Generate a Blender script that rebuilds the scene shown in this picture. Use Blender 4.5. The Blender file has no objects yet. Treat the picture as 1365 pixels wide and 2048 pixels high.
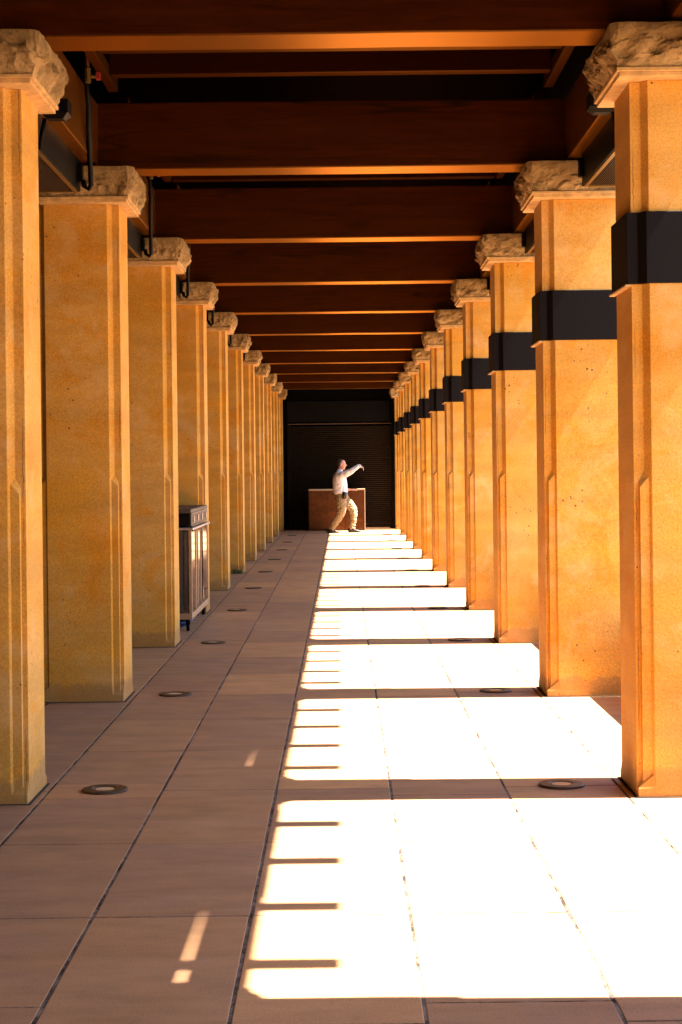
import bpy, bmesh, math, random
from mathutils import Vector, Matrix, noise
random.seed(7)
R = math.radians
S = bpy.context.scene
C = S.collection
H = 1.55                      # eye height
FH = 5270.0                   # metres per unit of inverse pixel depth
Y0, SP, DEP = 7.93, 3.505, 0.515   # first column near face, spacing, column depth
CW = 0.58
CXL, CXR = -1.77, 1.66        # column centre lines
ZT = 3.348                    # shaft top
ZB, ZB2 = 3.58, 4.03          # crossbeam bottom / top
ORD = ['nearest the camera', 'second from the camera', 'third from the camera', 'fourth from the camera', 'fifth from the camera',
       'sixth from the camera', 'seventh from the camera', 'eighth from the camera', 'ninth from the camera', 'tenth from the camera', 'last before the end wall']

# ---------------------------------------------------------------- materials
def nodes(name):
    m = bpy.data.materials.new(name); m.use_nodes = True
    nt = m.node_tree; nt.nodes.clear()
    out = nt.nodes.new('ShaderNodeOutputMaterial'); b = nt.nodes.new('ShaderNodeBsdfPrincipled')
    nt.links.new(b.outputs[0], out.inputs[0])
    return m, nt, b
def N(nt, t, **kw):
    n = nt.nodes.new(t)
    for k, v in kw.items():
        if k.startswith('i_'): n.inputs[k[2:].replace('_', ' ')].default_value = v
        else: setattr(n, k, v)
    return n
def L(nt, a, b): nt.links.new(a, b)
def coord(nt, kind='Object', scale=(1, 1, 1), rnd=False):
    tc = N(nt, 'ShaderNodeTexCoord'); mp = N(nt, 'ShaderNodeMapping'); mp.inputs['Scale'].default_value = scale
    src = tc.outputs[kind]
    if rnd:
        oi = N(nt, 'ShaderNodeObjectInfo'); mul = N(nt, 'ShaderNodeMath', operation='MULTIPLY'); mul.inputs[1].default_value = 61.7
        L(nt, oi.outputs['Random'], mul.inputs[0]); add = N(nt, 'ShaderNodeVectorMath', operation='ADD')
        L(nt, src, add.inputs[0]); L(nt, mul.outputs[0], add.inputs[1]); src = add.outputs[0]
    L(nt, src, mp.inputs[0]); return mp.outputs[0]
def nz(nt, vec, scale, detail=4, rough=0.55, dist=0.0):
    n = N(nt, 'ShaderNodeTexNoise'); n.inputs['Scale'].default_value = scale; n.inputs['Detail'].default_value = detail
    n.inputs['Roughness'].default_value = rough; n.inputs['Distortion'].default_value = dist
    L(nt, vec, n.inputs['Vector']); return n.outputs['Fac']
def ramp(nt, fac, stops, interp='LINEAR'):
    r = N(nt, 'ShaderNodeValToRGB'); r.color_ramp.interpolation = interp
    el = r.color_ramp.elements
    while len(el) < len(stops): el.new(0.5)
    for e, (p, c) in zip(el, stops):
        e.position = p; e.color = (c, c, c, 1) if isinstance(c, (int, float)) else (*c, 1)
    L(nt, fac, r.inputs[0]); return r.outputs[0]
def mix(nt, fac, a, b, mode='MIX'):
    m = N(nt, 'ShaderNodeMix', data_type='RGBA', blend_type=mode)
    for sock, v in ((m.inputs[0], fac), (m.inputs[6], a), (m.inputs[7], b)):
        if hasattr(v, 'links'): L(nt, v, sock)
        elif isinstance(v, (int, float)): sock.default_value = v
        else: sock.default_value = (*v, 1)
    return m.outputs[2]
def bump(nt, b, h, strength=0.3, dist=0.01, prev=None):
    n = N(nt, 'ShaderNodeBump'); n.inputs['Strength'].default_value = strength; n.inputs['Distance'].default_value = dist
    L(nt, h, n.inputs['Height'])
    if prev: L(nt, prev, n.inputs['Normal'])
    L(nt, n.outputs[0], b.inputs['Normal']); return n.outputs[0]

def mat_column():
    m, nt, b = nodes('ochre_sandstone')
    v = coord(nt, rnd=True)
    big = ramp(nt, nz(nt, v, 1.1, 5, 0.6, 0.4), [(0.3, 0), (0.7, 1)])
    c = mix(nt, big, (0.56, 0.258, 0.013), (0.585, 0.312, 0.072))
    blot = ramp(nt, nz(nt, v, 2.7, 6, 0.65, 1.2), [(0.5, 0), (0.68, 1)])
    c = mix(nt, blot, c, (0.58, 0.228, 0.003))
    vs = coord(nt, scale=(1.0, 1.0, 7.0), rnd=True)
    band = ramp(nt, nz(nt, vs, 0.9, 3), [(0.35, 0.86), (0.65, 1.05)])
    c = mix(nt, 1.0, c, band, 'MULTIPLY')
    oi = N(nt, 'ShaderNodeObjectInfo'); c = mix(nt, 1.0, c, ramp(nt, oi.outputs['Random'], [(0, (0.84, 0.88, 0.9)), (0.5, (1, 0.97, 0.8)), (1, (1.0, 1.05, 1.25))]), 'MULTIPLY')
    fine = ramp(nt, nz(nt, v, 95, 4, 0.75), [(0.3, 0.66), (0.7, 1.24)])
    c = mix(nt, 1.0, c, fine, 'MULTIPLY')
    pale = ramp(nt, nz(nt, v, 3.2, 6, 0.7, 0.3), [(0.52, 0), (0.70, 0.55)])
    c = mix(nt, pale, c, (0.60, 0.37, 0.15))
    # pits: small dark holes, gathered in patches
    vo = N(nt, 'ShaderNodeTexVoronoi'); vo.inputs['Scale'].default_value = 24; vo.inputs['Randomness'].default_value = 1; L(nt, v, vo.inputs['Vector'])
    sz = N(nt, 'ShaderNodeMath', operation='MULTIPLY'); L(nt, ramp(nt, nz(nt, v, 3.0, 2), [(0.42, 0.0), (0.70, 1.0)]), sz.inputs[0]); sz.inputs[1].default_value = 0.20
    lt = N(nt, 'ShaderNodeMath', operation='LESS_THAN'); L(nt, vo.outputs['Distance'], lt.inputs[0]); L(nt, sz.outputs[0], lt.inputs[1])
    sep = N(nt, 'ShaderNodeSeparateColor'); L(nt, vo.outputs['Color'], sep.inputs[0])
    g = N(nt, 'ShaderNodeMath', operation='GREATER_THAN'); g.inputs[1].default_value = 0.55; L(nt, sep.outputs[0], g.inputs[0])
    pm = N(nt, 'ShaderNodeMath', operation='MULTIPLY'); L(nt, lt.outputs[0], pm.inputs[0]); L(nt, g.outputs[0], pm.inputs[1])
    pm2 = N(nt, 'ShaderNodeMath', operation='MULTIPLY'); L(nt, pm.outputs[0], pm2.inputs[0]); pm2.inputs[1].default_value = 0.9
    c = mix(nt, pm2.outputs[0], c, (0.10, 0.035, 0.012))
    # broken sealant line in the corner rebate
    tc = N(nt, 'ShaderNodeTexCoord'); sx = N(nt, 'ShaderNodeSeparateXYZ'); L(nt, tc.outputs['Object'], sx.inputs[0])
    ax = N(nt, 'ShaderNodeMath', operation='ABSOLUTE'); L(nt, sx.outputs[0], ax.inputs[0])
    wob = N(nt, 'ShaderNodeMath', operation='MULTIPLY_ADD'); L(nt, nz(nt, v, 30, 3), wob.inputs[0]); wob.inputs[1].default_value = 0.012; wob.inputs[2].default_value = -(0.277 + 0.006)
    ad = N(nt, 'ShaderNodeMath', operation='ADD'); L(nt, ax.outputs[0], ad.inputs[0]); L(nt, wob.outputs[0], ad.inputs[1])
    ab = N(nt, 'ShaderNodeMath', operation='ABSOLUTE'); L(nt, ad.outputs[0], ab.inputs[0])
    cr = N(nt, 'ShaderNodeMath', operation='LESS_THAN'); L(nt, ab.outputs[0], cr.inputs[0]); cr.inputs[1].default_value = 0.0022
    vz = coord(nt, scale=(0, 0, 1), rnd=True)
    cg = ramp(nt, nz(nt, vz, 1.3, 3), [(0.5, 0), (0.56, 0.8)])
    cm = N(nt, 'ShaderNodeMath', operation='MULTIPLY'); L(nt, cr.outputs[0], cm.inputs[0]); L(nt, cg, cm.inputs[1])
    c = mix(nt, cm.outputs[0], c, (0.13, 0.06, 0.03))
    # damp dirt low on the stone, ragged upper edge
    dz = N(nt, 'ShaderNodeMath', operation='MULTIPLY_ADD'); L(nt, nz(nt, v, 5, 6, 0.75), dz.inputs[0]); dz.inputs[1].default_value = -0.22; L(nt, sx.outputs[2], dz.inputs[2])
    dr = ramp(nt, dz.outputs[0], [(-0.12, 0.45), (0.03, 0.0)])
    c = mix(nt, dr, c, (0.22, 0.11, 0.05))
    L(nt, c, b.inputs['Base Color']); b.inputs['Roughness'].default_value = 0.85
    inv = N(nt, 'ShaderNodeMath', operation='MULTIPLY_ADD'); L(nt, pm.outputs[0], inv.inputs[0]); inv.inputs[1].default_value = -1.0; L(nt, nz(nt, v, 70, 4, 0.7), inv.inputs[2])
    bump(nt, b, inv.outputs[0], 0.22, 0.005)
    return m
def N_sub(nt, a, k):
    n = N(nt, 'ShaderNodeMath', operation='SUBTRACT'); L(nt, a, n.inputs[0]); n.inputs[1].default_value = k; return n.outputs[0]
def mat_grout():
    m, nt, b = nodes('grey_grout'); v = coord(nt, scale=(3, 1, 1))
    c = mix(nt, ramp(nt, nz(nt, v, 5, 6, 0.75), [(0.42, 0), (0.6, 1)]), (0.035, 0.024, 0.019), (0.24, 0.18, 0.145))
    L(nt, c, b.inputs['Base Color']); b.inputs['Roughness'].default_value = 1.0; b.inputs['Specular IOR Level'].default_value = 0.1
    bump(nt, b, nz(nt, v, 60, 4), 0.8, 0.01)
    return m
def mat_rock():
    m, nt, b = nodes('rough_hewn_stone')
    v = coord(nt, rnd=True)
    c = mix(nt, ramp(nt, nz(nt, v, 7, 5, 0.6, 0.5), [(0.35, 0), (0.65, 1)]), (0.60, 0.40, 0.17), (0.27, 0.16, 0.05))
    c = mix(nt, ramp(nt, nz(nt, v, 60, 4, 0.7), [(0.4, 0), (0.75, 0.6)]), c, (0.72, 0.56, 0.32))
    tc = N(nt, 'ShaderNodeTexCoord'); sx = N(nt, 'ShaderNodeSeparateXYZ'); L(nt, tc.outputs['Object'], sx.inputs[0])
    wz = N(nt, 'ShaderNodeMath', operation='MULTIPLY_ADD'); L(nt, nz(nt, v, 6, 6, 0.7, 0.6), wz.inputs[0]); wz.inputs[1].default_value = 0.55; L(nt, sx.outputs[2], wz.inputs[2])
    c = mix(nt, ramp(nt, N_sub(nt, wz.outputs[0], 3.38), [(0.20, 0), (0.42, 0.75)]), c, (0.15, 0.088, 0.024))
    L(nt, c, b.inputs['Base Color']); b.inputs['Roughness'].default_value = 0.95
    bump(nt, b, nz(nt, v, 38, 7, 0.75), 1.0, 0.022)
    return m
def mat_plain(name, col, rough=0.6, metal=0.0, var=0.15, scale=20, bs=0.15, spec=None):
    m, nt, b = nodes(name)
    v = coord(nt, rnd=True)
    f = ramp(nt, nz(nt, v, scale, 4, 0.6), [(0.3, 1 - var), (0.7, 1 + var)])
    L(nt, mix(nt, 1.0, col, f, 'MULTIPLY'), b.inputs['Base Color'])
    b.inputs['Roughness'].default_value = rough; b.inputs['Metallic'].default_value = metal
    if spec is not None: b.inputs['Specular IOR Level'].default_value = spec
    if bs: bump(nt, b, nz(nt, v, scale * 4, 3), bs, 0.003)
    return m
def mat_wood(name, c1, c2, scale=(0.6, 9, 9), checks=True, rough=0.6, sheen=None):
    m, nt, b = nodes(name)
    v = coord(nt, scale=scale, rnd=True)
    g = nz(nt, v, 3.5, 6, 0.65, 1.2)
    c = mix(nt, ramp(nt, g, [(0.3, 0), (0.7, 1)]), c1, c2)
    hgt = g
    if checks:
        v2 = coord(nt, scale=(0.22, 4.2, 4.2), rnd=True)
        w = nz(nt, v2, 1.0, 3, 0.4, 0.0)
        s = N(nt, 'ShaderNodeMath', operation='SUBTRACT'); L(nt, w, s.inputs[0]); s.inputs[1].default_value = 0.5
        a = N(nt, 'ShaderNodeMath', operation='ABSOLUTE'); L(nt, s.outputs[0], a.inputs[0])
        ck = ramp(nt, a.outputs[0], [(0.002, 1), (0.007, 0)])
        c = mix(nt, ck, c, (0.004, 0.002, 0.001))
        v3 = coord(nt, scale=(1.0, 2.2, 2.2), rnd=True)
        kn = ramp(nt, nz(nt, v3, 2.3, 3, 0.5), [(0.66, 0), (0.75, 0.7)])
        c = mix(nt, kn, c, (c1[0] * 0.35, c1[1] * 0.3, c1[2] * 0.3))
    L(nt, c, b.inputs['Base Color']); b.inputs['Roughness'].default_value = rough
    bn = bump(nt, b, hgt, 0.25, 0.004)
    if not sheen: b.inputs['Specular IOR Level'].default_value = 0.1
    if sheen:
        b.inputs['Specular IOR Level'].default_value = 0.0
        gl = N(nt, 'ShaderNodeBsdfGlossy'); gl.inputs['Color'].default_value = (*sheen, 1); gl.inputs['Roughness'].default_value = 0.30
        L(nt, bn, gl.inputs['Normal']); fr = N(nt, 'ShaderNodeFresnel'); fr.inputs['IOR'].default_value = 1.53
        mx = N(nt, 'ShaderNodeMixShader'); L(nt, fr.outputs[0], mx.inputs[0]); L(nt, b.outputs[0], mx.inputs[1]); L(nt, gl.outputs[0], mx.inputs[2])
        out = [n for n in nt.nodes if n.type == 'OUTPUT_MATERIAL'][0]; L(nt, mx.outputs[0], out.inputs[0])
    return m
def mat_tile():
    m, nt, b = nodes('terracotta_paving')
    at = N(nt, 'ShaderNodeAttribute', attribute_name='shade')
    sp = N(nt, 'ShaderNodeSeparateColor'); L(nt, at.outputs['Color'], sp.inputs[0])
    v = coord(nt)
    c = mix(nt, ramp(nt, sp.outputs[0], [(0, 0), (1, 1)]), (0.34, 0.185, 0.112), (0.58, 0.300, 0.135))
    c = mix(nt, ramp(nt, nz(nt, v, 1.7, 5, 0.6, 0.8), [(0.35, 0), (0.7, 0.6)]), c, (0.42, 0.21, 0.09))
    vs = coord(nt, scale=(1, 3.2, 1))
    c = mix(nt, 1.0, c, ramp(nt, nz(nt, vs, 2.2, 5, 0.65), [(0.3, 0.80), (0.7, 1.14)]), 'MULTIPLY')
    c = mix(nt, 1.0, c, ramp(nt, nz(nt, v, 150, 3, 0.7), [(0.3, 0.74), (0.7, 1.20)]), 'MULTIPLY')
    c = mix(nt, ramp(nt, nz(nt, v, 11, 7, 0.8, 0.5), [(0.58, 0), (0.75, 0.45)]), c, (0.15, 0.085, 0.055))
    vo = N(nt, 'ShaderNodeTexVoronoi'); vo.inputs['Scale'].default_value = 4.3; L(nt, v, vo.inputs['Vector'])
    c = mix(nt, ramp(nt, vo.outputs['Distance'], [(0.012, 0.7), (0.022, 0)]), c, (0.07, 0.04, 0.03))
    L(nt, c, b.inputs['Base Color'])
    b.inputs['Specular IOR Level'].default_value = 0.22
    L(nt, ramp(nt, nz(nt, v, 4, 4), [(0.3, 0.50), (0.7, 0.70)]), b.inputs['Roughness'])
    bump(nt, b, nz(nt, v, 90, 4, 0.7), 0.12, 0.004)
    return m
M = dict(
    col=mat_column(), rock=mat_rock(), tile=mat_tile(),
    plate=mat_plain('dressed_stone', (0.50, 0.315, 0.125), 0.85, var=0.25, scale=18),
    grout=mat_grout(),
    joint=mat_plain('dark_joint', (0.02, 0.013, 0.01), 0.95),
    beam=mat_wood('stained_timber', (0.046, 0.009, 0.0012), (0.012, 0.0022, 0.0004), sheen=(1.0, 0.50, 0.115)),
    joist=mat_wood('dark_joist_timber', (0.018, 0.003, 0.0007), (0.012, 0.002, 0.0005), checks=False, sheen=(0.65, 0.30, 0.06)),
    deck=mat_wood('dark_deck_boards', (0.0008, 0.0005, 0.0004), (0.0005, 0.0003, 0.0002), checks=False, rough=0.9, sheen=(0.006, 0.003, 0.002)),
    band=mat_plain('dark_bronze_sheet', (0.0042, 0.0026, 0.0028), 0.6, 0.0, 0.2, 120, 0.1, spec=0.10),
    black=mat_plain('black_enamel', (0.0012, 0.0010, 0.0009), 0.5, spec=0.1),
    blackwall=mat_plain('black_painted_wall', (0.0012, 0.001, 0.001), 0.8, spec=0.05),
    brass=mat_plain('old_brass', (0.20, 0.12, 0.035), 0.45, 0.8),
    trim=mat_plain('pale_trim', (0.40, 0.27, 0.16), 0.6),
    headtrim=mat_plain('aged_head_trim', (0.10, 0.06, 0.032), 0.7, spec=0.1),
    cartframe=mat_plain('tan_cart_frame', (0.34, 0.20, 0.10), 0.5),
    red=mat_plain('red_plastic', (0.22, 0.012, 0.008), 0.5),
    slat=mat_plain('bronze_shutter_slats', (0.014, 0.009, 0.0045), 0.42, 0.6, 0.1, 12, spec=0.2),
    chest=mat_wood('rust_brown_panel', (0.12, 0.040, 0.009), (0.055, 0.018, 0.005), scale=(2, 2, 2), checks=False, rough=0.5),
    lens=mat_plain('frosted_lens', (0.50, 0.38, 0.24), 0.3),
    ring=mat_plain('cast_bronze_ring', (0.06, 0.036, 0.022), 0.45, 0.3),
    mirror=mat_plain('polished_steel', (0.62, 0.56, 0.52), 0.07, 1.0, 0.04, 3, 0),
    steel=mat_plain('brushed_steel', (0.45, 0.47, 0.52), 0.3, 0.9),
    slab=mat_plain('grey_stone_top', (0.060, 0.042, 0.033), 0.5, spec=0.3),
    blue=mat_plain('blue_tarpaulin', (0.02, 0.06, 0.22), 0.6),
    skin=mat_plain('skin', (0.62, 0.30, 0.20), 0.5, var=0.05),
    hair=mat_plain('dark_hair', (0.015, 0.009, 0.006), 0.6),
    shirt=mat_plain('white_cotton', (0.70, 0.68, 0.72), 0.8, var=0.04),
    khaki=mat_plain('khaki_twill', (0.27, 0.195, 0.095), 0.85, var=0.12),
    leather=mat_plain('black_leather', (0.015, 0.011, 0.01), 0.35),
    wall=mat_plain('brown_render_wall', (0.14, 0.075, 0.035), 0.9, var=0.15, scale=3),
    plaza=mat_plain('sunlit_concrete', (0.24, 0.165, 0.10), 0.9, var=0.12, scale=1.5),
    leaf=mat_plain('weed_leaf', (0.07, 0.11, 0.02), 0.6, var=0.3),
)

# ---------------------------------------------------------------- mesh helpers
def box(bm, x0, x1, y0, y1, z0, z1):
    vs = [bm.verts.new(p) for p in ((x0, y0, z0), (x1, y0, z0), (x1, y1, z0), (x0, y1, z0), (x0, y0, z1), (x1, y0, z1), (x1, y1, z1), (x0, y1, z1))]
    fs = [bm.faces.new([vs[i] for i in f]) for f in ((0, 3, 2, 1), (4, 5, 6, 7), (0, 1, 5, 4), (1, 2, 6, 5), (2, 3, 7, 6), (3, 0, 4, 7))]
    return vs, fs
def BX(*boxes):
    bm = bmesh.new()
    for b in boxes: box(bm, *b)
    return bm
def cyl(bm, c, r, z0, z1, n=24):
    a = [bm.verts.new((c[0] + r * math.cos(2 * math.pi * i / n), c[1] + r * math.sin(2 * math.pi * i / n), z0)) for i in range(n)]
    b = [bm.verts.new((v.co.x, v.co.y, z1)) for v in a]
    for i in range(n): bm.faces.new((a[i], a[(i + 1) % n], b[(i + 1) % n], b[i]))
    bm.faces.new(a[::-1]); bm.faces.new(b)
def loft(bm, pts, n=16, up=None):
    """closed tube through (x,y,z,ra,rb) stations; ra along the frame's first axis, rb along the second"""
    P = [Vector(p[:3]) for p in pts]; rings = []
    ref = Vector(up) if up else Vector((0, 1, 0))
    for i, p in enumerate(pts):
        t = (P[min(i + 1, len(P) - 1)] - P[max(i - 1, 0)]).normalized()
        b = (ref - t * ref.dot(t)).normalized(); a = b.cross(t).normalized()
        ra = p[3]; rb = p[4] if len(p) > 4 else p[3]
        rings.append([bm.verts.new(P[i] + a * ra * math.cos(q) + b * rb * math.sin(q)) for q in (2 * math.pi * k / n for k in range(n))])
    for r0, r1 in zip(rings, rings[1:]):
        for k in range(n): bm.faces.new((r0[k], r0[(k + 1) % n], r1[(k + 1) % n], r1[k]))
    bm.faces.new(rings[0][::-1]); bm.faces.new(rings[-1])
def obj(name, bm, mat, parent=None, smooth=False, bevel=0, loc=None):
    bmesh.ops.recalc_face_normals(bm, faces=bm.faces)
    me = bpy.data.meshes.new(name); bm.to_mesh(me); bm.free()
    if smooth:
        for p in me.polygons: p.use_smooth = True
    o = bpy.data.objects.new(name, me); C.objects.link(o)
    if mat: me.materials.append(mat)
    if parent: o.parent = parent
    if loc: o.location = loc
    if bevel:
        b = o.modifiers.new('bevel', 'BEVEL'); b.width = bevel; b.segments = 2; b.limit_method = 'ANGLE'; b.angle_limit = R(30)
    return o
def fused(name, bm, mat, parent, voxel, smooth_it=4, wr=None):
    """union of overlapping closed shapes as one continuous surface"""
    o = obj(name, bm, mat, parent, True)
    r = o.modifiers.new('remesh', 'REMESH'); r.mode = 'VOXEL'; r.voxel_size = voxel; r.use_smooth_shade = True
    s = o.modifiers.new('smooth', 'SMOOTH'); s.factor = 0.5; s.iterations = smooth_it
    dg = bpy.context.evaluated_depsgraph_get(); me = bpy.data.meshes.new_from_object(o.evaluated_get(dg))
    o.modifiers.clear(); o.data = me
    if not me.materials: me.materials.append(mat)
    if wr: 
        for v in me.vertices: v.co += wr(v.co, v.normal)
    for p in me.polygons: p.use_smooth = True
    return o
def tag(o, label, cat, group=None, kind=None):
    if label: o['label'] = label
    if cat: o['category'] = cat
    if group: o['group'] = group
    if kind: o['kind'] = kind
    return o
def thing(name, loc, label, cat, group=None):
    o = bpy.data.objects.new(name, None); C.objects.link(o); o.location = loc; o.empty_display_size = 0.2
    return tag(o, label, cat, group)
def copy_tree(o, parent=None):
    c = o.copy(); C.objects.link(c)
    if parent: c.parent = parent
    for ch in list(o.children): copy_tree(ch, c)
    return c
def yk(k): return Y0 + SP * k

# ---------------------------------------------------------------- setting
g = BX((-400, 400, -400, 400, -0.30, -0.03))
tag(obj('ground', g, M['plaza']), None, None, kind='structure')
g = BX((-6.2, 4.6, -9, 44.6, -0.029, -0.0018))
tag(obj('paving_bed', g, M['grout']), None, None, kind='structure')
lanes = [-0.927 * H + 0.5525 * i for i in range(-6, 10)]
rows = [8.25 + SP / 3 * i for i in range(-12, 32)]
bm = bmesh.new(); lay = bm.loops.layers.color.new('shade')
def tile(x0, x1, y0, y1):
    gx, gy, e = 0.0062, 0.0052, 0.003
    x0 += gx + random.uniform(-.001, .001); x1 -= gx + random.uniform(-.001, .001); y0 += gy; y1 -= gy
    z = random.uniform(-0.0006, 0.0006); J = [(random.uniform(-.0014, .0014), random.uniform(-.001, .001)) for _ in range(4)]
    lo = [bm.verts.new(p) for p in ((x0, y0, -0.0025), (x1, y0, -0.0025), (x1, y1, -0.0025), (x0, y1, -0.0025))]
    hi = [bm.verts.new(p) for p in ((x0 + e, y0 + e, z), (x1 - e, y0 + e, z), (x1 - e, y1 - e, z), (x0 + e, y1 - e, z))]
    md = [bm.verts.new(p) for p in ((x0, y0, z - 0.0012), (x1, y0, z - 0.0012), (x1, y1, z - 0.0012), (x0, y1, z - 0.0012))]
    for grp in (lo, hi, md):
        for v_, (jx, jy) in zip(grp, J): v_.co.x += jx; v_.co.y += jy
    r = random.random()
    fs = [bm.faces.new(hi)]
    for i in range(4):
        j = (i + 1) % 4
        fs.append(bm.faces.new((md[i], md[j], hi[j], hi[i]))); fs.append(bm.faces.new((lo[i], lo[j], md[j], md[i])))
    for f in fs:
        for lp in f.loops: lp[lay] = (r, random.random(), 0, 1)
for li in range(len(lanes) - 1):
    x0, x1 = lanes[li], lanes[li + 1]
    disc = li in (6, 9)
    if x0 > 4.4: continue
    if disc:
        ys = []
        for y in rows:
            if abs(((y - 8.25) / SP + 100.001) % 1) < 0.01: ys += [y - 0.185, y + 0.185]
            else: ys.append(y)
    else: ys = rows
    for a, b in zip(ys, ys[1:]): tile(x0, x1, a, b)
tag(obj('paving', bm, M['tile']), None, None, kind='structure')

# building shell: left wall, end wall, roof
tag(obj('side_wall', BX((-5.6, -5.2, -9, 44.2, 0, 4.2)), M['wall']), 'brown rendered wall running along the far side of the left column row', 'wall')

tag(obj('rear_light_block', BX((-5.6, 2.2, -9.6, -9.25, 0, 4.2)), M['wall']), 'added brown wall behind the viewpoint, unseen, blocking light from the rear', 'wall')  # added out of view to hold back light entering from behind

# ---------------------------------------------------------------- columns
def shaft_bm():
    w, d = CW / 2, DEP / 2
    r, rd, sl = 0.05, 0.042, 0.028
    def sect(full):
        pts = []
        for sx, sy in ((-1, -1), (1, -1), (1, 1), (-1, 1)):
            a = [(sx * w, sy * (d - rd)), (sx * (w - r), sy * (d - rd)), (sx * (w - r - sl), sy * d)]
            if full: a = [(sx * w, sy * (d - rd)), (sx * w, sy * d), (sx * (w - r - sl), sy * d)]
            pts += a if (sx * sy) > 0 else a[::-1]
        return pts
    bm = bmesh.new(); rings = []
    for z, full in ((-0.01, True), (0.045, True), (0.11, False), (ZT, False)):
        rings.append([bm.verts.new((x, y, z)) for x, y in sect(full)])
    n = 12
    for a, b in zip(rings, rings[1:]):
        for i in range(n): bm.faces.new((a[i], a[(i + 1) % n], b[(i + 1) % n], b[i]))
    bm.faces.new(rings[0][::-1]); bm.faces.new(rings[-1])
    for sx in (-1, 1):          # lower filler strips standing in the rebates
        for sy in (-1, 1):
            xa, xb, xc = sx * (w - 0.024), sx * (w - r), sx * (w - r - 0.02)
            ya, yb = sy * (d - rd - 0.001), sy * (d - 0.014)
            pr = [(xa, ya), (xa, yb), (xc, yb), (xb + sx * .001, ya)]
            lo = [bm.verts.new((x, y, 0.06)) for x, y in pr]
            hi = [bm.verts.new((x, y, 1.50 - (0.05 if i in (0, 1) else 0.0) + (0.03 if i in (0, 3) else 0))) for i, (x, y) in enumerate(pr)]
            for i in range(4): bm.faces.new((lo[i], lo[(i + 1) % 4], hi[(i + 1) % 4], hi[i]))
            bm.faces.new(lo[::-1]); bm.faces.new(hi)
    return bm
def rock_mesh(seed):
    """rough hewn block: flared sides, split facets and chips"""
    bm = bmesh.new(); nx, ny, nzz = 40, 40, 16
    z0, z1 = 3.381, ZB - 0.002
    idx = {}
    def prof(t): return 0.075 + 0.05 * math.sin(min(1, t * 1.25) * math.pi * 0.62), 0.085 + 0.085 * math.sin(t * math.pi * 0.5)
    off = Vector((seed * 13.7, seed * 5.1, seed * 2.3))
    def P(i, j, k):
        key = (i, j, k)
        if key in idx: return idx[key]
        u, v, t = i / nx * 2 - 1, j / ny * 2 - 1, k / nzz
        ox, oy = prof(t)
        fo = 1 - 0.97 * max(0, u) ** 4
        ox *= fo if u > 0 else 1; oy *= fo
        x, y = u * (CW / 2 + ox), v * (DEP / 2 + oy)
        z = z0 + (z1 - z0) * t
        p = Vector((x, y, z))
        if abs(u) == 1 or abs(v) == 1:
            nrm = Vector((u if abs(u) == 1 else 0, v if abs(v) == 1 else 0, 0)).normalized()
            q = p * 5.0 + off
            dd = noise.voronoi(q * 1.1)[0]
            n1 = noise.fractal(q * 1.2, 1.0, 2.0, 4)
            n2 = noise.fractal(q * 4.0, 1.0, 2.0, 3)
            env = 0.25 + 0.75 * math.sin(math.pi * min(1, t * 1.1 + 0.02))
            if k == 0: env = 0.05
            amp = (-(dd[1] - dd[0]) * 0.040 + 0.034 * n1 + 0.020 * n2 - abs(noise.noise(q * 2.3)) * 0.032 + 0.008 * noise.noise(q * 9) )
            cut = 0.028 if (abs(u) > 0.93 and abs(v) > 0.93) else 0.0
            p += nrm * (amp * env - cut * t) * fo
            p.z += 0.012 * n1 * (0.3 if k in (0, nzz) else 1)
            p.z = min(p.z, z1)
        idx[key] = bm.verts.new(p); return idx[key]
    for i in range(nx):
        for k in range(nzz):
            for j in (0, ny): bm.faces.new((P(i, j, k), P(i + 1, j, k), P(i + 1, j, k + 1), P(i, j, k + 1)))
    for j in range(ny):
        for k in range(nzz):
            for i in (0, nx): bm.faces.new((P(i, j, k), P(i, j + 1, k), P(i, j + 1, k + 1), P(i, j, k + 1)))
    for i in range(nx):
        for j in range(ny):
            for k in (0, nzz): bm.faces.new((P(i, j, k), P(i + 1, j, k), P(i + 1, j + 1, k), P(i, j + 1, k)))
    bmesh.ops.recalc_face_normals(bm, faces=bm.faces)
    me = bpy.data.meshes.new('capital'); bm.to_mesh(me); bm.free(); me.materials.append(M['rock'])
    return me
rocks = [rock_mesh(s) for s in range(7)]
def plate_bm():
    w, d = CW / 2, DEP / 2
    return BX((-w - .067, w - .055, -d - .087, d + .087, ZT, ZT + .020), (-w - .080, w - .045, -d - .100, d + .100, ZT + .0205, ZT + .040))
shaft_proto = None
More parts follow.
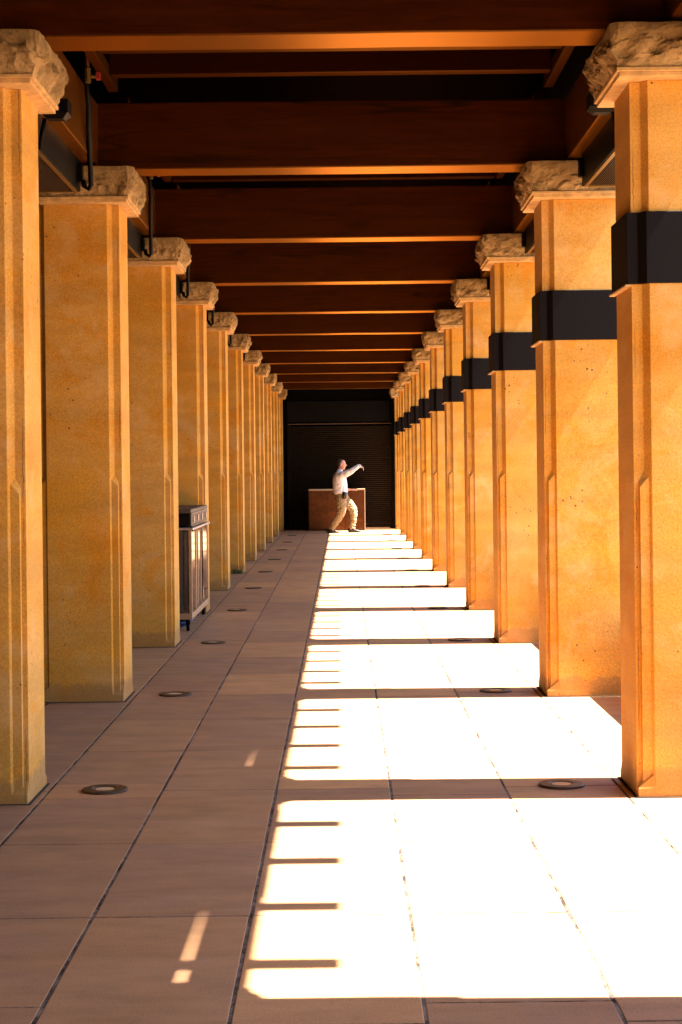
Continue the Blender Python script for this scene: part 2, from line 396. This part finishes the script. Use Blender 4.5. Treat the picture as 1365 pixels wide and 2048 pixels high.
def column(k, side):
    global shaft_proto
    cx = CXL if side < 0 else CXR
    where = 'left-hand' if side < 0 else 'right-hand'
    if k < 0: lab = f"{where} ochre stone column beside the viewpoint, {'one' if k == -1 else 'two'} bay{'s' if k < -1 else ''} before the nearest one in view"
    elif side < 0: lab = f"plain ochre stone column with rough capital, {ORD[k]} in the left-hand row"
    else: lab = f"ochre stone column with dark band, {ORD[k]} in the right-hand row"
    t = thing('stone_column', (cx, yk(k) + DEP / 2, 0), lab, 'column', 'stone columns in the left-hand row' if side < 0 else 'banded stone columns in the right-hand row')
    if shaft_proto is None:
        shaft_proto = obj('shaft', shaft_bm(), M['col'], t, bevel=0.003)
        pl = obj('capital_plate', plate_bm(), M['plate'], t, bevel=0.003)
        jt = obj('base_joint', BX((-CW / 2 - .014, CW / 2 + .014, -DEP / 2 - .010, DEP / 2 + .010, 0.0, 0.004)), M['joint'], t)
        column.pl, column.jt = pl, jt
        pl.rotation_euler.z = math.pi if side < 0 else 0
    else:
        for s in (shaft_proto, column.pl, column.jt):
            c = s.copy(); C.objects.link(c); c.parent = t
            if s is column.pl: c.rotation_euler.z = math.pi if side < 0 else 0
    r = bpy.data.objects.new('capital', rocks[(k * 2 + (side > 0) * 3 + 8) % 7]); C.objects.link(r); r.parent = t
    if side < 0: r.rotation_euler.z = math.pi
    if side > 0:
        w, d = CW / 2 + .022, DEP / 2 + .012
        if not hasattr(column, 'bd'):
            z0, z1 = 2.40, 2.735
            bm = bmesh.new(); pts = []
            for sx, sy in ((-1, -1), (1, -1), (1, 1), (-1, 1)):
                a = [(sx * w, sy * (d - .040)), (sx * (w - .052), sy * (d - .040)), (sx * (w - .085), sy * d)]
                pts += a if (sx * sy) > 0 else a[::-1]
            lo = [bm.verts.new((x, y, z0)) for x, y in pts]; hi = [bm.verts.new((x, y, z1)) for x, y in pts]
            for i in range(12): bm.faces.new((lo[i], lo[(i + 1) % 12], hi[(i + 1) % 12], hi[i]))
            bm.faces.new(lo[::-1]); bm.faces.new(hi)
            column.bd = obj('dark_band', bm, M['band'], t, bevel=0.003)
            column.be = obj('band_trim', BX((-w - .006, -w + .022, -d + .05, d - .004, z0 - .009, z0 - .0005)), M['plate'], column.bd)
        else:
            c = column.bd.copy(); C.objects.link(c); c.parent = t
            e = column.be.copy(); C.objects.link(e); e.parent = c
    return t
for k in range(-2, 11):
    column(k, -1); column(k, 1)

# ---------------------------------------------------------------- timber roof
def beam(k):
    bm = bmesh.new(); n = 24
    x0, x1, y0, y1 = -1.95, 1.87, 0, 0.285
    # slightly uneven long timber
    rings = []
    for i in range(n + 1):
        x = x0 + (x1 - x0) * i / n
        dz = 0.004 * noise.noise(Vector((x * 1.3, k * 3.1, 0))); dy = 0.003 * noise.noise(Vector((x * 1.1, k * 3.1, 9)))
        rings.append([bm.verts.new(p) for p in ((x, y0 + dy, ZB + .001 + max(dz, 0)), (x, y1 + dy, ZB + .001 + max(dz, 0)), (x, y1 + dy, ZB2), (x, y0 + dy, ZB2))])
    for a, b in zip(rings, rings[1:]):
        for i in range(4): bm.faces.new((a[i], a[(i + 1) % 4], b[(i + 1) % 4], b[i]))
    bm.faces.new(rings[0][::-1]); bm.faces.new(rings[-1])
    o = obj('crossbeam', bm, M['beam'], bevel=0.008, loc=(0, yk(k), 0))
    lab = f'heavy red-brown timber crossbeam resting on the column pair {ORD[k]}' if k >= 0 else f"heavy timber crossbeam overhead, {-k} bay{'s' if k < -1 else ''} before the nearest column pair in view"
    tag(o, lab, 'beam', 'timber crossbeams between the column rows')
for k in range(-2, 11): beam(k)
for k in range(-2, 10):
    y0, y1 = yk(k) + .288, yk(k + 1) - .003
    for side in (-1, 1):
        x0, x1 = (-1.76, -1.61) if side < 0 else (1.53, 1.68)
        w = 'left' if side < 0 else 'right'
        bay = ('first bay' if k == 0 else ORD[k].split(' from')[0] + ' bay') if k >= 0 else f'bay {-k} behind the first'
        if k == 9: bay = 'last bay'
        o = obj('side_beam', BX((x0, x1, y0, y1, 3.60, 4.02)), M['beam'], bevel=.005)
        tag(o, f'timber side beam over the {w} column row in the {bay}', 'beam', 'timber side beams along the column rows')
        lx = (-1.50, -1.44) if side < 0 else (1.36, 1.42)
        if k < 9:
            o = obj('ledger_board', BX((*lx, y0 + .002, y1 - .25, 4.045, 4.13)), M['joist'], bevel=.003)
            tag(o, f'thin timber ledger on the {w} of the {bay}', 'board', 'ledger boards under the roof')
    if k < 9:
        js = [(1.92, 1.942), (2.04, 2.064)] if k <= 0 else [(2.122, 2.134), (1.95, 1.97)]
        for n_, (a, b) in enumerate(js):
            ya = yk(k) + (a - 1.505) * FH / 1000; yb = ya + 0.10
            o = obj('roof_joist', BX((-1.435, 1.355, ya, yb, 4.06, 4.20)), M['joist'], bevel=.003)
            pos = ('nearer' if n_ == 0 else 'farther') if k <= 0 else ('farther' if n_ == 0 else 'nearer')
            tag(o, f'{pos} of two slim roof joists between the crossbeams in the {bay}', 'joist', 'slim roof joists above the crossbeams')
# roof: deck, fascia, rafters
SL = math.tan(R(57))
roof = thing('timber_roof', (0, 17, 4.1), 'dark timber roof deck over the whole colonnade', 'roof')
def rp(name, bm, m, **k):
    o = obj(name, bm, m, roof, **k); o.location = (0, -17, -4.1); return o
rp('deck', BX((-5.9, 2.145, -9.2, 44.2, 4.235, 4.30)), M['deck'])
bm = bmesh.new()
edge = [(-9.2, 2.1995), (4.2, 2.1995), (4.3, 2.143), (4.9, 2.146), (6.15, 2.162), (6.2, 2.1995), (8.75, 2.1995), (8.85, 2.157), (9.4, 2.161), (9.45, 2.1995), (44.2, 2.1995)]
q = [bm.verts.new((x, y, 4.10)) for y, x in edge] + [bm.verts.new((1.95, 44.2, 4.10)), bm.verts.new((1.95, -9.2, 4.10))]
f = bm.faces.new(q); ex = bmesh.ops.extrude_face_region(bm, geom=[f]); bmesh.ops.translate(bm, vec=(0, 0, .134), verts=[v for v in ex['geom'] if isinstance(v, bmesh.types.BMVert)])
rp('deck_board', bm, M['deck'])
rp('fascia', BX((2.200, 2.272, -9.2, 44.2, 3.95, 4.16)), M['joist'])
i = 0
y = yk(-2) + DEP / 2 - .11 - 0.701 * 4
while y < 44.0:
    rp('rafter_tail', BX((1.90, 2.565, y - .055, y + .055, 3.975, 4.09)) if i % 2 < 2 else None, M['joist'])
    y += 0.701; i += 1

# low seat wall outside the right row
for k in range(-2, 10):
    ya, yb = yk(k) + DEP + .02, yk(k + 1) - .02
    pass
    bay = ORD[k].split(' from')[0] if k > 0 else ('first' if k == 0 else f'unseen {"outer" if k == -2 else "inner"}')
    if k == 9: bay = 'last'
    w = obj('seat_wall', BX((1.97, 2.40, ya, yb, -.02, 0.50)), M['plate'], bevel=.01)
    tag(w, f'low stone seat wall closing the {bay} gap outside the right-hand columns', 'seat wall', 'low seat walls between the right-hand columns')

# ---------------------------------------------------------------- in-floor uplights
def uplight():
    t = thing('floor_uplight', (0, 0, 0), '', 'floor light')
    bm = bmesh.new(); n = 40
    prof = [(0.112, 0.0), (0.112, 0.007), (0.107, 0.011), (0.060, 0.012), (0.056, 0.008), (0.046, 0.008)]
    rr = [[bm.verts.new((r * math.cos(2 * math.pi * i / n), r * math.sin(2 * math.pi * i / n), z)) for i in range(n)] for r, z in prof]
    for a, b in zip(rr, rr[1:]):
        for i in range(n): bm.faces.new((a[i], a[(i + 1) % n], b[(i + 1) % n], b[i]))
    obj('rim', bm, M['ring'], t, smooth=False)
    bm = bmesh.new(); cyl(bm, (0, 0), 0.0455, 0.001, 0.0085, 24); obj('lens', bm, M['lens'], t)
    bm = bmesh.new()
    bm.free()
    for a in (30, 150, 270):
        bm = bmesh.new(); cyl(bm, (0.085 * math.cos(R(a)), 0.085 * math.sin(R(a))), 0.006, 0.010, 0.0135, 8)
        obj('screw', bm, M['brass'], t)
    return t
up0 = uplight(); first = True
for k in range(0, 10):
    for side in (-1, 1):
        o = up0 if first else copy_tree(up0); first = False
        o.location = (-1.166 if side < 0 else 1.052, yk(k) + .33, 0.001)
        w = 'left-hand' if side < 0 else 'right-hand'
        o['label'] = f"round bronze floor light at the foot of the {w} column {ORD[k]}"
        o['group'] = 'round floor lights along the column rows'

# ---------------------------------------------------------------- overhead heaters
def heater(side):
    """origin: inner bottom far corner; body runs back toward the camera"""
    s = side
    t = thing('overhead_heater', (0, 0, 0), '', 'heater')
    ln, wd, ht = 1.58, 0.31, 0.235
    def X(a, b): return (min(s * a, s * b), max(s * a, s * b))
    bm = BX((*X(0, .008), -ln, 0, 0, ht), (*X(wd - .008, wd), -ln, 0, 0, ht), (*X(.0085, wd - .0085), -ln, -ln + .008, 0, ht), (*X(.0085, wd - .0085), -.008, 0, 0, ht), (*X(.0085, wd - .0085), -ln + .0085, -.0085, ht - .01, ht))
    obj('housing', bm, M['black'], t, bevel=.002)
    bm = BX((*X(.012, .036), -ln + .012, -.012, -.006, .004), (*X(wd - .036, wd - .012), -ln + .012, -.012, -.006, .004), (*X(.0365, wd - .0365), -ln + .012, -ln + .036, -.006, .004), (*X(.0365, wd - .0365), -.036, -.012, -.006, .004))
    fr = obj('grille_frame', bm, M['brass'], t)
    bm = bmesh.new()
    for i in range(19):
        x = .042 + i * .0126
        box(bm, *X(x, x + .0028), -ln + .037, -.037, .001, .006)
    obj('grille', bm, M['ring'], fr)
    # hanging bracket at the near end
    bm = BX((*X(-.20, -.05), -ln - .16, -ln - .02, .13, .235))
    bmesh.ops.bevel(bm, geom=[e for e in bm.edges if abs(e.verts[0].co.z - e.verts[1].co.z) < 1e-5 and e.verts[0].co.z < .2], offset=.03, segments=1, affect='EDGES')
    obj('mounting_box', bm, M['black'], t)
    bm = bmesh.new(); loft(bm, [(s * -.06, -ln - .09, .14, .012), (s * -.02, -ln - .05, -.02, .012), (s * .02, -ln + .03, .02, .012)], 8)
    obj('bracket_arm', bm, M['black'], t, smooth=True)
    for yy in (-ln + .15, -.2):
        bm = bmesh.new(); loft(bm, [(s * .1, yy, ht - .01, .008), (s * .1, yy, 0.62, .008)], 8)
        obj('hanger_rod', bm, M['black'], t, smooth=True)
    bm = BX((*X(-.03, -.001), -.10, -.03, .05, .17)); obj('junction_cover', bm, M['black'], t, bevel=.004)
    if s < 0:
        bm = bmesh.new()
        pts = [(.14, -.62, .60), (.135, -.50, .46), (.12, -.42, .34), (.10, -.24, .20), (.09, -.13, .09), (.088, -.10, .03), (.07, -.10, .0), (.045, -.10, .02), (.035, -.10, .06)]
        loft(bm, [(*p, .017) for p in pts], 10, up=(1, 0.3, 0)); h = obj('gas_hose', bm, M['black'], t, smooth=True)
        bm = bmesh.new(); loft(bm, [(.088, -.105, .045, .020), (.088, -.105, .085, .020)], 8, up=(1, 0, 0)); obj('hose_fitting', bm, M['brass'], h)
        bm = bmesh.new(); loft(bm, [(.15, -.62, .575, .020), (.15, -.62, .665, .020)], 8, up=(1, 0, 0)); loft(bm, [(.13, -.60, .62, .012), (.21, -.60, .62, .012)], 8)
        v = obj('gas_valve', bm, M['brass'], t)
        obj('valve_handle', BX((.20, .225, -.625, -.575, .60, .64)), M['red'], v)
        bm = bmesh.new(); loft(bm, [(.15, -.62, .66, .013), (.15, -.62, .82, .013), (.15, -.9, .83, .013)], 8, up=(1, 0, .2)); obj('gas_pipe', bm, M['beam'], t, smooth=True)
    else:
        bm = bmesh.new(); loft(bm, [(.02, -.9, .40, .012), (.022, -.9, .34, .020), (.02, -.9, .32, .006), (.03, -.9, .28, .008), (.035, -.9, .22, .010), (.03, -.9, .19, .005)], 8, up=(0, 1, 0))
        obj('pull_tag', bm, M['red'], t, smooth=True)
    return t
hl, hr = heater(-1), heater(1)
for k in range(-1, 9):
    for side, pr in ((-1, hl), (1, hr)):
        o = pr if k == -1 else copy_tree(pr)
        o.location = (-1.70 if side < 0 else 1.607, yk(k) + 3.27, 3.395)
        w = 'left-hand' if side < 0 else 'right-hand'
        o['label'] = (f"black overhead heater with brass grille just before the {w} capital {ORD[k + 1]}")
        o['group'] = f'overhead heaters along the {w} row'

# ---------------------------------------------------------------- end wall, shutter, panel box
EW = 43.75
wl = thing('end_wall', (0, EW, 0), 'black painted wall framing the shutter at the corridor end', 'wall')
def part(name, bm, m, p, **k):
    o = obj(name, bm, m, p, **k); o.location = -p.location; return o
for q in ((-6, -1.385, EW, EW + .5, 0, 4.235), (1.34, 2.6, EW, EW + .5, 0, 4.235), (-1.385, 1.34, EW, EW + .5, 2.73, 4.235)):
    part('wall_panel', BX(q), M['blackwall'], wl)
part('header_panel', BX((-1.385, 1.26, EW - .06, EW - .001, 2.77, 3.30)), M['black'], wl, bevel=.004)
part('door_post', BX((1.345, 1.39, EW - .08, EW - .001, 0, 2.7)), M['trim'] if False else M['black'], wl)
sh = thing('roller_shutter', (0, EW, 0), 'dark bronze roller shutter with fine horizontal slats at the corridor end', 'shutter')
bm = bmesh.new(); nsl = 50; z0, z1 = 0.06, 2.66
prof = []
for i in range(nsl):
    zz = z0 + (z1 - z0) * i / nsl; p = (z1 - z0) / nsl
    prof += [(0.0, zz), (-.012, zz + p * .18), (-.016, zz + p * .45), (-.012, zz + p * .75), (0.0, zz + p * .90)]
prof.append((0.0, z1))
A = [bm.verts.new((-1.32, EW + .05 + d, z)) for d, z in prof]; B = [bm.verts.new((1.28, EW + .05 + d, z)) for d, z in prof]
for i in range(len(prof) - 1): bm.faces.new((A[i], B[i], B[i + 1], A[i + 1]))
ex = bmesh.ops.extrude_face_region(bm, geom=bm.faces[:]); bmesh.ops.translate(bm, vec=(0, .02, 0), verts=[v for v in ex['geom'] if isinstance(v, bmesh.types.BMVert)])
part('slat_curtain', bm, M['slat'], sh, smooth=False)
part('head_trim', BX((-1.36, 1.30, EW - .070, EW - .061, 2.700, 2.724)), M['headtrim'], sh, bevel=.003)
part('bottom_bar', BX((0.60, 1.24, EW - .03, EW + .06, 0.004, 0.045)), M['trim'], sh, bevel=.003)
part('shaded_bar', BX((-1.32, .599, EW - .03, EW + .06, 0.004, 0.06)), M['black'], sh)  # left run of the bottom bar, its shade painted in as black
part('backing_panel', BX((-1.385, 1.34, EW + .2, EW + .26, 0, 2.73)), M['blackwall'], sh)
for x0, x1 in ((-1.385, -1.321), (1.281, 1.34)):
    part('guide_rail', BX((x0, x1, EW - .04, EW + .08, 0, 2.70)), M['black'], sh)
# folded service box standing before the shutter
cb = thing('panelled_counter', (-.12, 42.85, 0), 'rust-brown panelled counter with pale edging standing behind the walking man', 'counter')
x0, x1, ya, yb, zt = -.83, .59, 42.70, 43.2, 1.050
part('carcass', BX((x0 + .012, x1 - .022, ya + .02, yb, .03, zt - .04)), M['black'], cb)
xs = [x0 + .014, -.375, .085, x1 - .024]
for a, b in zip(xs, xs[1:]):
    for q0, q1 in ((.035, .50), (.505, zt - .042)):
        part('front_panel', BX((a + .003, b - .003, ya, ya + .019, q0, q1)), M['chest'], cb, bevel=.003)
part('top_edging', BX((x0, x1, ya - .012, yb, zt - .038, zt)), M['trim'], cb, bevel=.004)
part('side_edging', BX((x1 - .021, x1, ya - .010, yb, .0, zt - .0385)), M['trim'], cb, bevel=.003)
part('side_edging', BX((x0, x0 + .010, ya - .010, yb, .0, zt - .0385)), M['chest'], cb, bevel=.003)

# ---------------------------------------------------------------- steel bar cart between left columns
ct = thing('steel_bar_cart', (-1.7, 17.3, 0), 'polished steel bar cart with drawers parked between the third and fourth left columns', 'cart')
fx = -1.450; y0, y1 = 16.38, 18.40; bx = -2.15
part('body', BX((bx, fx - .12, y0 + .05, y1 - .05, .16, .94)), M['black'], ct)
part('counter_top', BX((bx, fx + .02, y0 - .02, y1 + .02, .975, 1.0)), M['steel'], ct, bevel=.006)
part('bottom_rail', BX((bx, fx, y0, y1, .115, .175)), M['cartframe'], ct, bevel=.004)
for a, b in ((y0, y0 + .04), (16.88, 16.92), (17.11, 17.14), (17.51, 17.535), (y1 - .04, y1)):
    part('post', BX((fx - .03, fx, a, b, .1755, .974)), M['cartframe'], ct, bevel=.003)
for a, b in ((16.43, 16.86), (16.925, 17.10), (17.22, 17.50), (17.84, 18.35)):
    part('door_panel', BX((fx - .028, fx - .008, a, b, .20, .955)), M['mirror'], ct, bevel=.002)
for a, b in ((fx - .046, fx - .031), (bx, fx - .088)):
    part('end_panel', BX((a, b, y0 + .01, y0 + .03, .1755, .974)), M['slab'], ct)
part('drawer_box', BX((bx + .1, fx - .02, y0 + .04, y1 - .02, 1.018, 1.132)), M['black'], ct)
dn = 4; dl = (y1 - y0 - .08) / dn
for i in range(dn):
    a = y0 + .04 + i * dl
    d = part('drawer', BX((fx - .019, fx - .004, a + .006, a + dl - .006, 1.022, 1.130)), M['slab'], ct, bevel=.002)
    bm = bmesh.new(); m_ = a + dl / 2
    loft(bm, [(fx - .004, m_, 1.050, .001, .055), (fx + .008, m_, 1.052, .001, .055)], 8, up=(0, 1, 0)) if False else box(bm, fx - .003, fx + .006, m_ - .06, m_ + .06, 1.045, 1.110)
    bmesh.ops.bevel(bm, geom=bm.edges[:], offset=.004, segments=2, affect='EDGES')
    h = obj('drawer_handle', bm, M['trim'], d)
for a in (1.1325, 1.013):
    part('drawer_edging', BX((fx - .004, fx + .004, y0 + .03, y1 - .01, a, a + .005)), M['trim'], ct)
part('upper_slab', BX((bx + .05, fx - .005, y0 + .02, y1, 1.1385, 1.178)), M['slab'], ct, bevel=.006)
for yy in (y0 + .08, y1 - .1):
    for xx in (fx - .05, bx + .06):
        bm = bmesh.new(); loft(bm, [(xx - .014, yy, .045, .045), (xx + .014, yy, .045, .045)], 16); box(bm, xx - .02, xx + .02, yy - .02, yy + .02, .06, .114)
        part('caster', bm, M['black'], ct)
bm = bmesh.new(); bmesh.ops.create_grid(bm, x_segments=30, y_segments=60, size=0.5)
for v in bm.verts:
    x, y_ = v.co.x, v.co.y
    v.co = Vector((-1.78 + x * .52, 17.35 + y_ * 1.9, .055 + .05 * noise.noise(Vector((x * 6, y_ * 14, 2))) + .025 * noise.noise(Vector((x * 15, y_ * 40, 5)))))
ex = bmesh.ops.extrude_face_region(bm, geom=bm.faces[:]); bmesh.ops.translate(bm, vec=(0, 0, -.006), verts=[v for v in ex['geom'] if isinstance(v, bmesh.types.BMVert)])
tag(obj('tarpaulin', bm, M['blue'], smooth=True), 'crumpled blue tarpaulin stuffed under the steel bar cart', 'tarpaulin')

# weed at the foot of the sixth left column
bm = bmesh.new()
for i in range(46):
    a = random.uniform(0, 6.28); l = random.uniform(.03, .085); b0 = Vector((random.uniform(-.06, .06), random.uniform(-.02, .02), 0))
    tip = b0 + Vector((math.cos(a) * l * .6, math.sin(a) * l * .35, l)); mid = b0.lerp(tip, .55) + Vector((0, 0, .015)); s = Vector((-math.sin(a), math.cos(a), 0)) * .009
    v = [bm.verts.new(p) for p in (b0 - s * .4, b0 + s * .4, mid + s, tip, mid - s)]
    bm.faces.new((v[0], v[1], v[2], v[4])); bm.faces.new((v[4], v[2], v[3]))
w = obj('weed', bm, M['leaf'], loc=(-1.56, yk(5) - .03, 0)); w.modifiers.new('solid', 'SOLIDIFY').thickness = .0012
tag(w, 'small green weed sprouting at the foot of a left-hand column', 'weed')

# ---------------------------------------------------------------- the walking man
PY = 41.3
man = thing('person', (0, PY, 0), 'man in white shirt and khaki trousers striding right with one arm raised', 'person')
bm = bmesh.new()
# head, neck, trunk, limbs (skin), one continuous surface
loft(bm, [(-.005, 0, 1.545, .035, .035), (.022, 0, 1.56, .062, .050), (.022, 0, 1.60, .082, .064), (.012, 0, 1.65, .098, .074), (.0, 0, 1.70, .104, .078), (-.008, 0, 1.745, .088, .066), (-.012, 0, 1.768, .050, .040), (-.012, 0, 1.775, .015, .015)], 20)
loft(bm, [(.098, 0, 1.68, .008, .010), (.112, 0, 1.655, .014, .013), (.128, 0, 1.632, .014, .015), (.105, 0, 1.622, .012, .013)], 10)      # nose
loft(bm, [(.085, 0, 1.597, .014, .026), (.102, 0, 1.594, .008, .016)], 10); loft(bm, [(.07, 0, 1.566, .022, .026), (.088, 0, 1.563, .010, .014)], 10)  # mouth, chin
for s in (-1, 1): loft(bm, [(-.012, s * .072, 1.635, .012, .006), (-.010, s * .086, 1.655, .022, .007), (-.018, s * .088, 1.675, .020, .006), (-.02, s * .080, 1.69, .008, .005)], 8)   # ears
loft(bm, [(-.05, 0, 1.44, .062), (-.035, 0, 1.50, .058), (-.012, 0, 1.57, .056), (-.0, 0, 1.61, .055)], 14)
loft(bm, [(-.02, 0, .90, .12, .15), (-.035, 0, 1.15, .12, .15), (-.045, 0, 1.35, .11, .17), (-.04, 0, 1.45, .06, .10)], 16)
RA = [(-.03, -.17, 1.40, .05), (.11, -.23, 1.44, .045), (.245, -.25, 1.50, .040), (.36, -.24, 1.572, .034), (.452, -.225, 1.628, .026)]
loft(bm, RA, 12)
LA = [(-.03, .17, 1.40, .05), (-.06, .23, 1.27, .045), (-.06, .255, 1.12, .040), (.07, .24, 1.07, .034), (.205, .215, 1.045, .026)]
loft(bm, LA, 12)
def hand(bm, w, d, up, curl, k=1.0):
    """palm from wrist w along d, five fingers bending toward curl"""
    d = Vector(d).normalized(); up = Vector(up); up = (up - d * up.dot(d)).normalized(); sd = d.cross(up).normalized(); w = Vector(w)
    loft(bm, [(*(w - d * .01), .020, .026), (*(w + d * .03), .017, .038), (*(w + d * .075), .014, .040), (*(w + d * .09), .010, .036)], 12, up=sd)
    for i, ln in enumerate((.068, .078, .073, .056)):
        o = w + d * .085 + sd * (-.030 + .020 * i); dd = d.copy(); pts = [(*(o - d * .015), .0095)]
        for j, f in enumerate((.42, .32, .26)):
            dd = (dd - up * (curl * (0.55 + .25 * j + .06 * i))).normalized(); o = o + dd * ln * f; pts.append((*o, .0092 - .0011 * j))
        loft(bm, pts, 8, up=sd)
    o = w + d * .02 - sd * .028; dd = (d * .6 - sd * .8 - up * .3).normalized(); pts = [(*o, .012)]
    for f in (.03, .028, .022):
        o = o + dd * f; pts.append((*o, .0105)); dd = (dd + d * .35 - up * .15).normalized()
    loft(bm, pts, 8, up=up)
hand(bm, (.462, -.223, 1.632), (.75, .1, -.62), (.6, 0, .8), .9)
hand(bm, (.220, .210, 1.044), (.96, -.1, .05), (0, 0, 1), .5)
RL = [(-.02, -.09, .90, .085), (0, -.10, .70, .075), (.0, -.10, .52, .058), (-.12, -.095, .32, .052), (-.255, -.09, .10, .040)]
LL = [(.02, .09, .90, .085), (.17, .095, .72, .075), (.30, .095, .56, .058), (.30, .09, .32, .052), (.235, .085, .10, .040)]
loft(bm, RL, 12); loft(bm, LL, 12)
for x, y_ in ((-.24, -.09), (.27, .085)): loft(bm, [(x - .06, y_, .05, .035, .03), (x + .04, y_, .05, .03, .032), (x + .14, y_, .03, .02, .035)], 10, up=(0, 1, 0))
fused('body', bm, M['skin'], man, .0065, 2)
def wr(sc, amp, st=(1, 1, 1)):
    def f(co, n):
        q = Vector((co.x * sc * st[0], co.y * sc * st[1], co.z * sc * st[2]))
        w = noise.noise(q + Vector((3, 1, 7))); w2 = noise.noise(q * 2.3)
        return n * (amp * (1 - 2.2 * abs(w)) + amp * .5 * w2)
    return f
bm = bmesh.new()
loft(bm, [(-.015, 0, .945, .148, .172), (-.02, 0, 1.0, .170, .192), (-.03, 0, 1.10, .172, .198), (-.04, 0, 1.25, .166, .205), (-.045, 0, 1.36, .150, .208), (-.045, 0, 1.43, .118, .180), (-.042, 0, 1.475, .075, .11), (-.03, 0, 1.515, .062, .066)], 24)
loft(bm, [(-.04, -.14, 1.385, .085), (.03, -.195, 1.400, .088), (.12, -.235, 1.436, .076), (.245, -.252, 1.498, .067), (.36, -.242, 1.572, .054), (.455, -.225, 1.630, .041)], 14)
loft(bm, [(-.04, .14, 1.385, .085), (-.055, .22, 1.29, .070), (-.07, .255, 1.13, .062), (-.02, .25, 1.085, .056), (.08, .235, 1.062, .046), (.12, .228, 1.054, .042)], 14)
fused('shirt', bm, M['shirt'], man, .009, 3, wr(10, .012, (1, 1, .8)))
bm = bmesh.new(); loft(bm, [(-.035, 0, 1.490, .070, .072), (-.028, 0, 1.520, .068, .070), (-.02, 0, 1.545, .063, .064)], 20); obj('collar', bm, M['shirt'], man, True)
bm = bmesh.new()
loft(bm, [(-.012, 0, .985, .150, .165), (-.01, 0, .90, .158, .180), (-.005, 0, .82, .150, .178), (.01, 0, .77, .10, .12)], 20)
loft(bm, [(-.02, -.085, .88, .112), (-.006, -.095, .76, .122), (.0, -.10, .64, .114), (-.018, -.10, .50, .104), (-.085, -.098, .37, .094), (-.165, -.095, .24, .082), (-.235, -.092, .13, .068), (-.262, -.09, .085, .066)], 16)
loft(bm, [(.02, .085, .88, .110), (.11, .09, .77, .112), (.205, .095, .66, .104), (.275, .095, .56, .094), (.290, .093, .46, .086), (.285, .09, .30, .072), (.255, .088, .17, .068), (.248, .087, .085, .068)], 16)
fused('trousers', bm, M['khaki'], man, .009, 3, wr(13, .017, (1, .6, 1.4)))
bm = bmesh.new(); loft(bm, [(-.014, 0, .945, .158, .181), (-.014, 0, .980, .158, .181)], 28); obj('belt', bm, M['leather'], man, False, bevel=.003)
bm = bmesh.new(); box(bm, .02, .12, -.225, -.185, .83, .995); bmesh.ops.bevel(bm, geom=bm.edges[:], offset=.012, segments=2, affect='EDGES'); o = obj('phone_pouch', bm, M['leather'], man, True)
bm = bmesh.new()
loft(bm, [(-.07, 0, 1.60, .035, .050), (-.055, 0, 1.64, .062, .070), (-.035, 0, 1.69, .082, .084), (-.022, 0, 1.74, .084, .078), (-.015, 0, 1.775, .062, .056), (-.012, 0, 1.792, .020, .020)], 20)
for s in (-1, 1): loft(bm, [(.0, s * .068, 1.69, .026, .012), (.005, s * .073, 1.655, .008, .006)], 8)
fused('hair', bm, M['hair'], man, .006, 2, wr(40, .003))
for s in (-1, 1):
    bm = bmesh.new(); bmesh.ops.create_icosphere(bm, subdivisions=2, radius=.010, matrix=Matrix.Translation((.091, s * .032, 1.655))); obj('eye', bm, M['hair'], man, True)
    bm = bmesh.new(); loft(bm, [(.097, s * .018, 1.678, .004), (.094, s * .035, 1.682, .005), (.08, s * .052, 1.678, .003)], 6, up=(0, 0, 1)); obj('eyebrow', bm, M['hair'], man, True)
for x, y_ in ((-.255, -.09), (.265, .085)):
    bm = bmesh.new()
    loft(bm, [(x - .125, y_, .045, .020, .020), (x - .115, y_, .052, .046, .036), (x - .03, y_, .060, .058, .042), (x + .05, y_, .045, .043, .046), (x + .13, y_, .032, .030, .046), (x + .18, y_, .024, .020, .032), (x + .188, y_, .022, .008, .012)], 16, up=(0, 1, 0))
    for v in bm.verts: v.co.z = max(v.co.z, .004)
    obj('shoe', bm, M['leather'], man, True)

# ---------------------------------------------------------------- camera
cam = bpy.data.cameras.new('Camera'); co = bpy.data.objects.new('Camera', cam); C.objects.link(co)
cam.sensor_fit = 'VERTICAL'; cam.sensor_height = 36; cam.lens = 3400 / 2048 * 36
cam.shift_x = -0.5 / 2048; cam.shift_y = -86 / 2048
co.location = (0, 0, H)
co.rotation_euler = (Matrix.Rotation(R(90), 3, 'X') @ Matrix.Rotation(R(-0.65), 3, 'Z')).to_euler()
cam.clip_end = 2000; cam.clip_start = .05
S.camera = co

# ---------------------------------------------------------------- light
EL, AZ = 57.0, 1.2
d = Vector((-math.cos(R(EL)) * math.cos(R(AZ)), math.cos(R(EL)) * math.sin(R(AZ)), -math.sin(R(EL))))
sun = bpy.data.lights.new('Sun', 'SUN'); sun.energy = 5.0; sun.angle = R(0.5); sun.color = (1, .93, .82)
so = bpy.data.objects.new('Sun', sun); C.objects.link(so); so.rotation_euler = d.to_track_quat('-Z', 'Y').to_euler(); so.location = (10, 0, 20)
w = bpy.data.worlds.new('World'); S.world = w; w.use_nodes = True; nt = w.node_tree
sky = nt.nodes.new('ShaderNodeTexSky'); sky.sky_type = 'NISHITA'; sky.sun_disc = False; sky.sun_elevation = R(EL); sky.sun_rotation = R(90 + AZ)
bg = nt.nodes['Background']; bg.inputs[1].default_value = 0.07; nt.links.new(sky.outputs[0], bg.inputs[0])
S.view_settings.view_transform = 'Standard'; S.view_settings.look = 'None'; S.view_settings.gamma = 1; S.view_settings.exposure = 3.35
S.render.engine = 'CYCLES'
S.cycles.max_bounces = 12; S.cycles.diffuse_bounces = 8
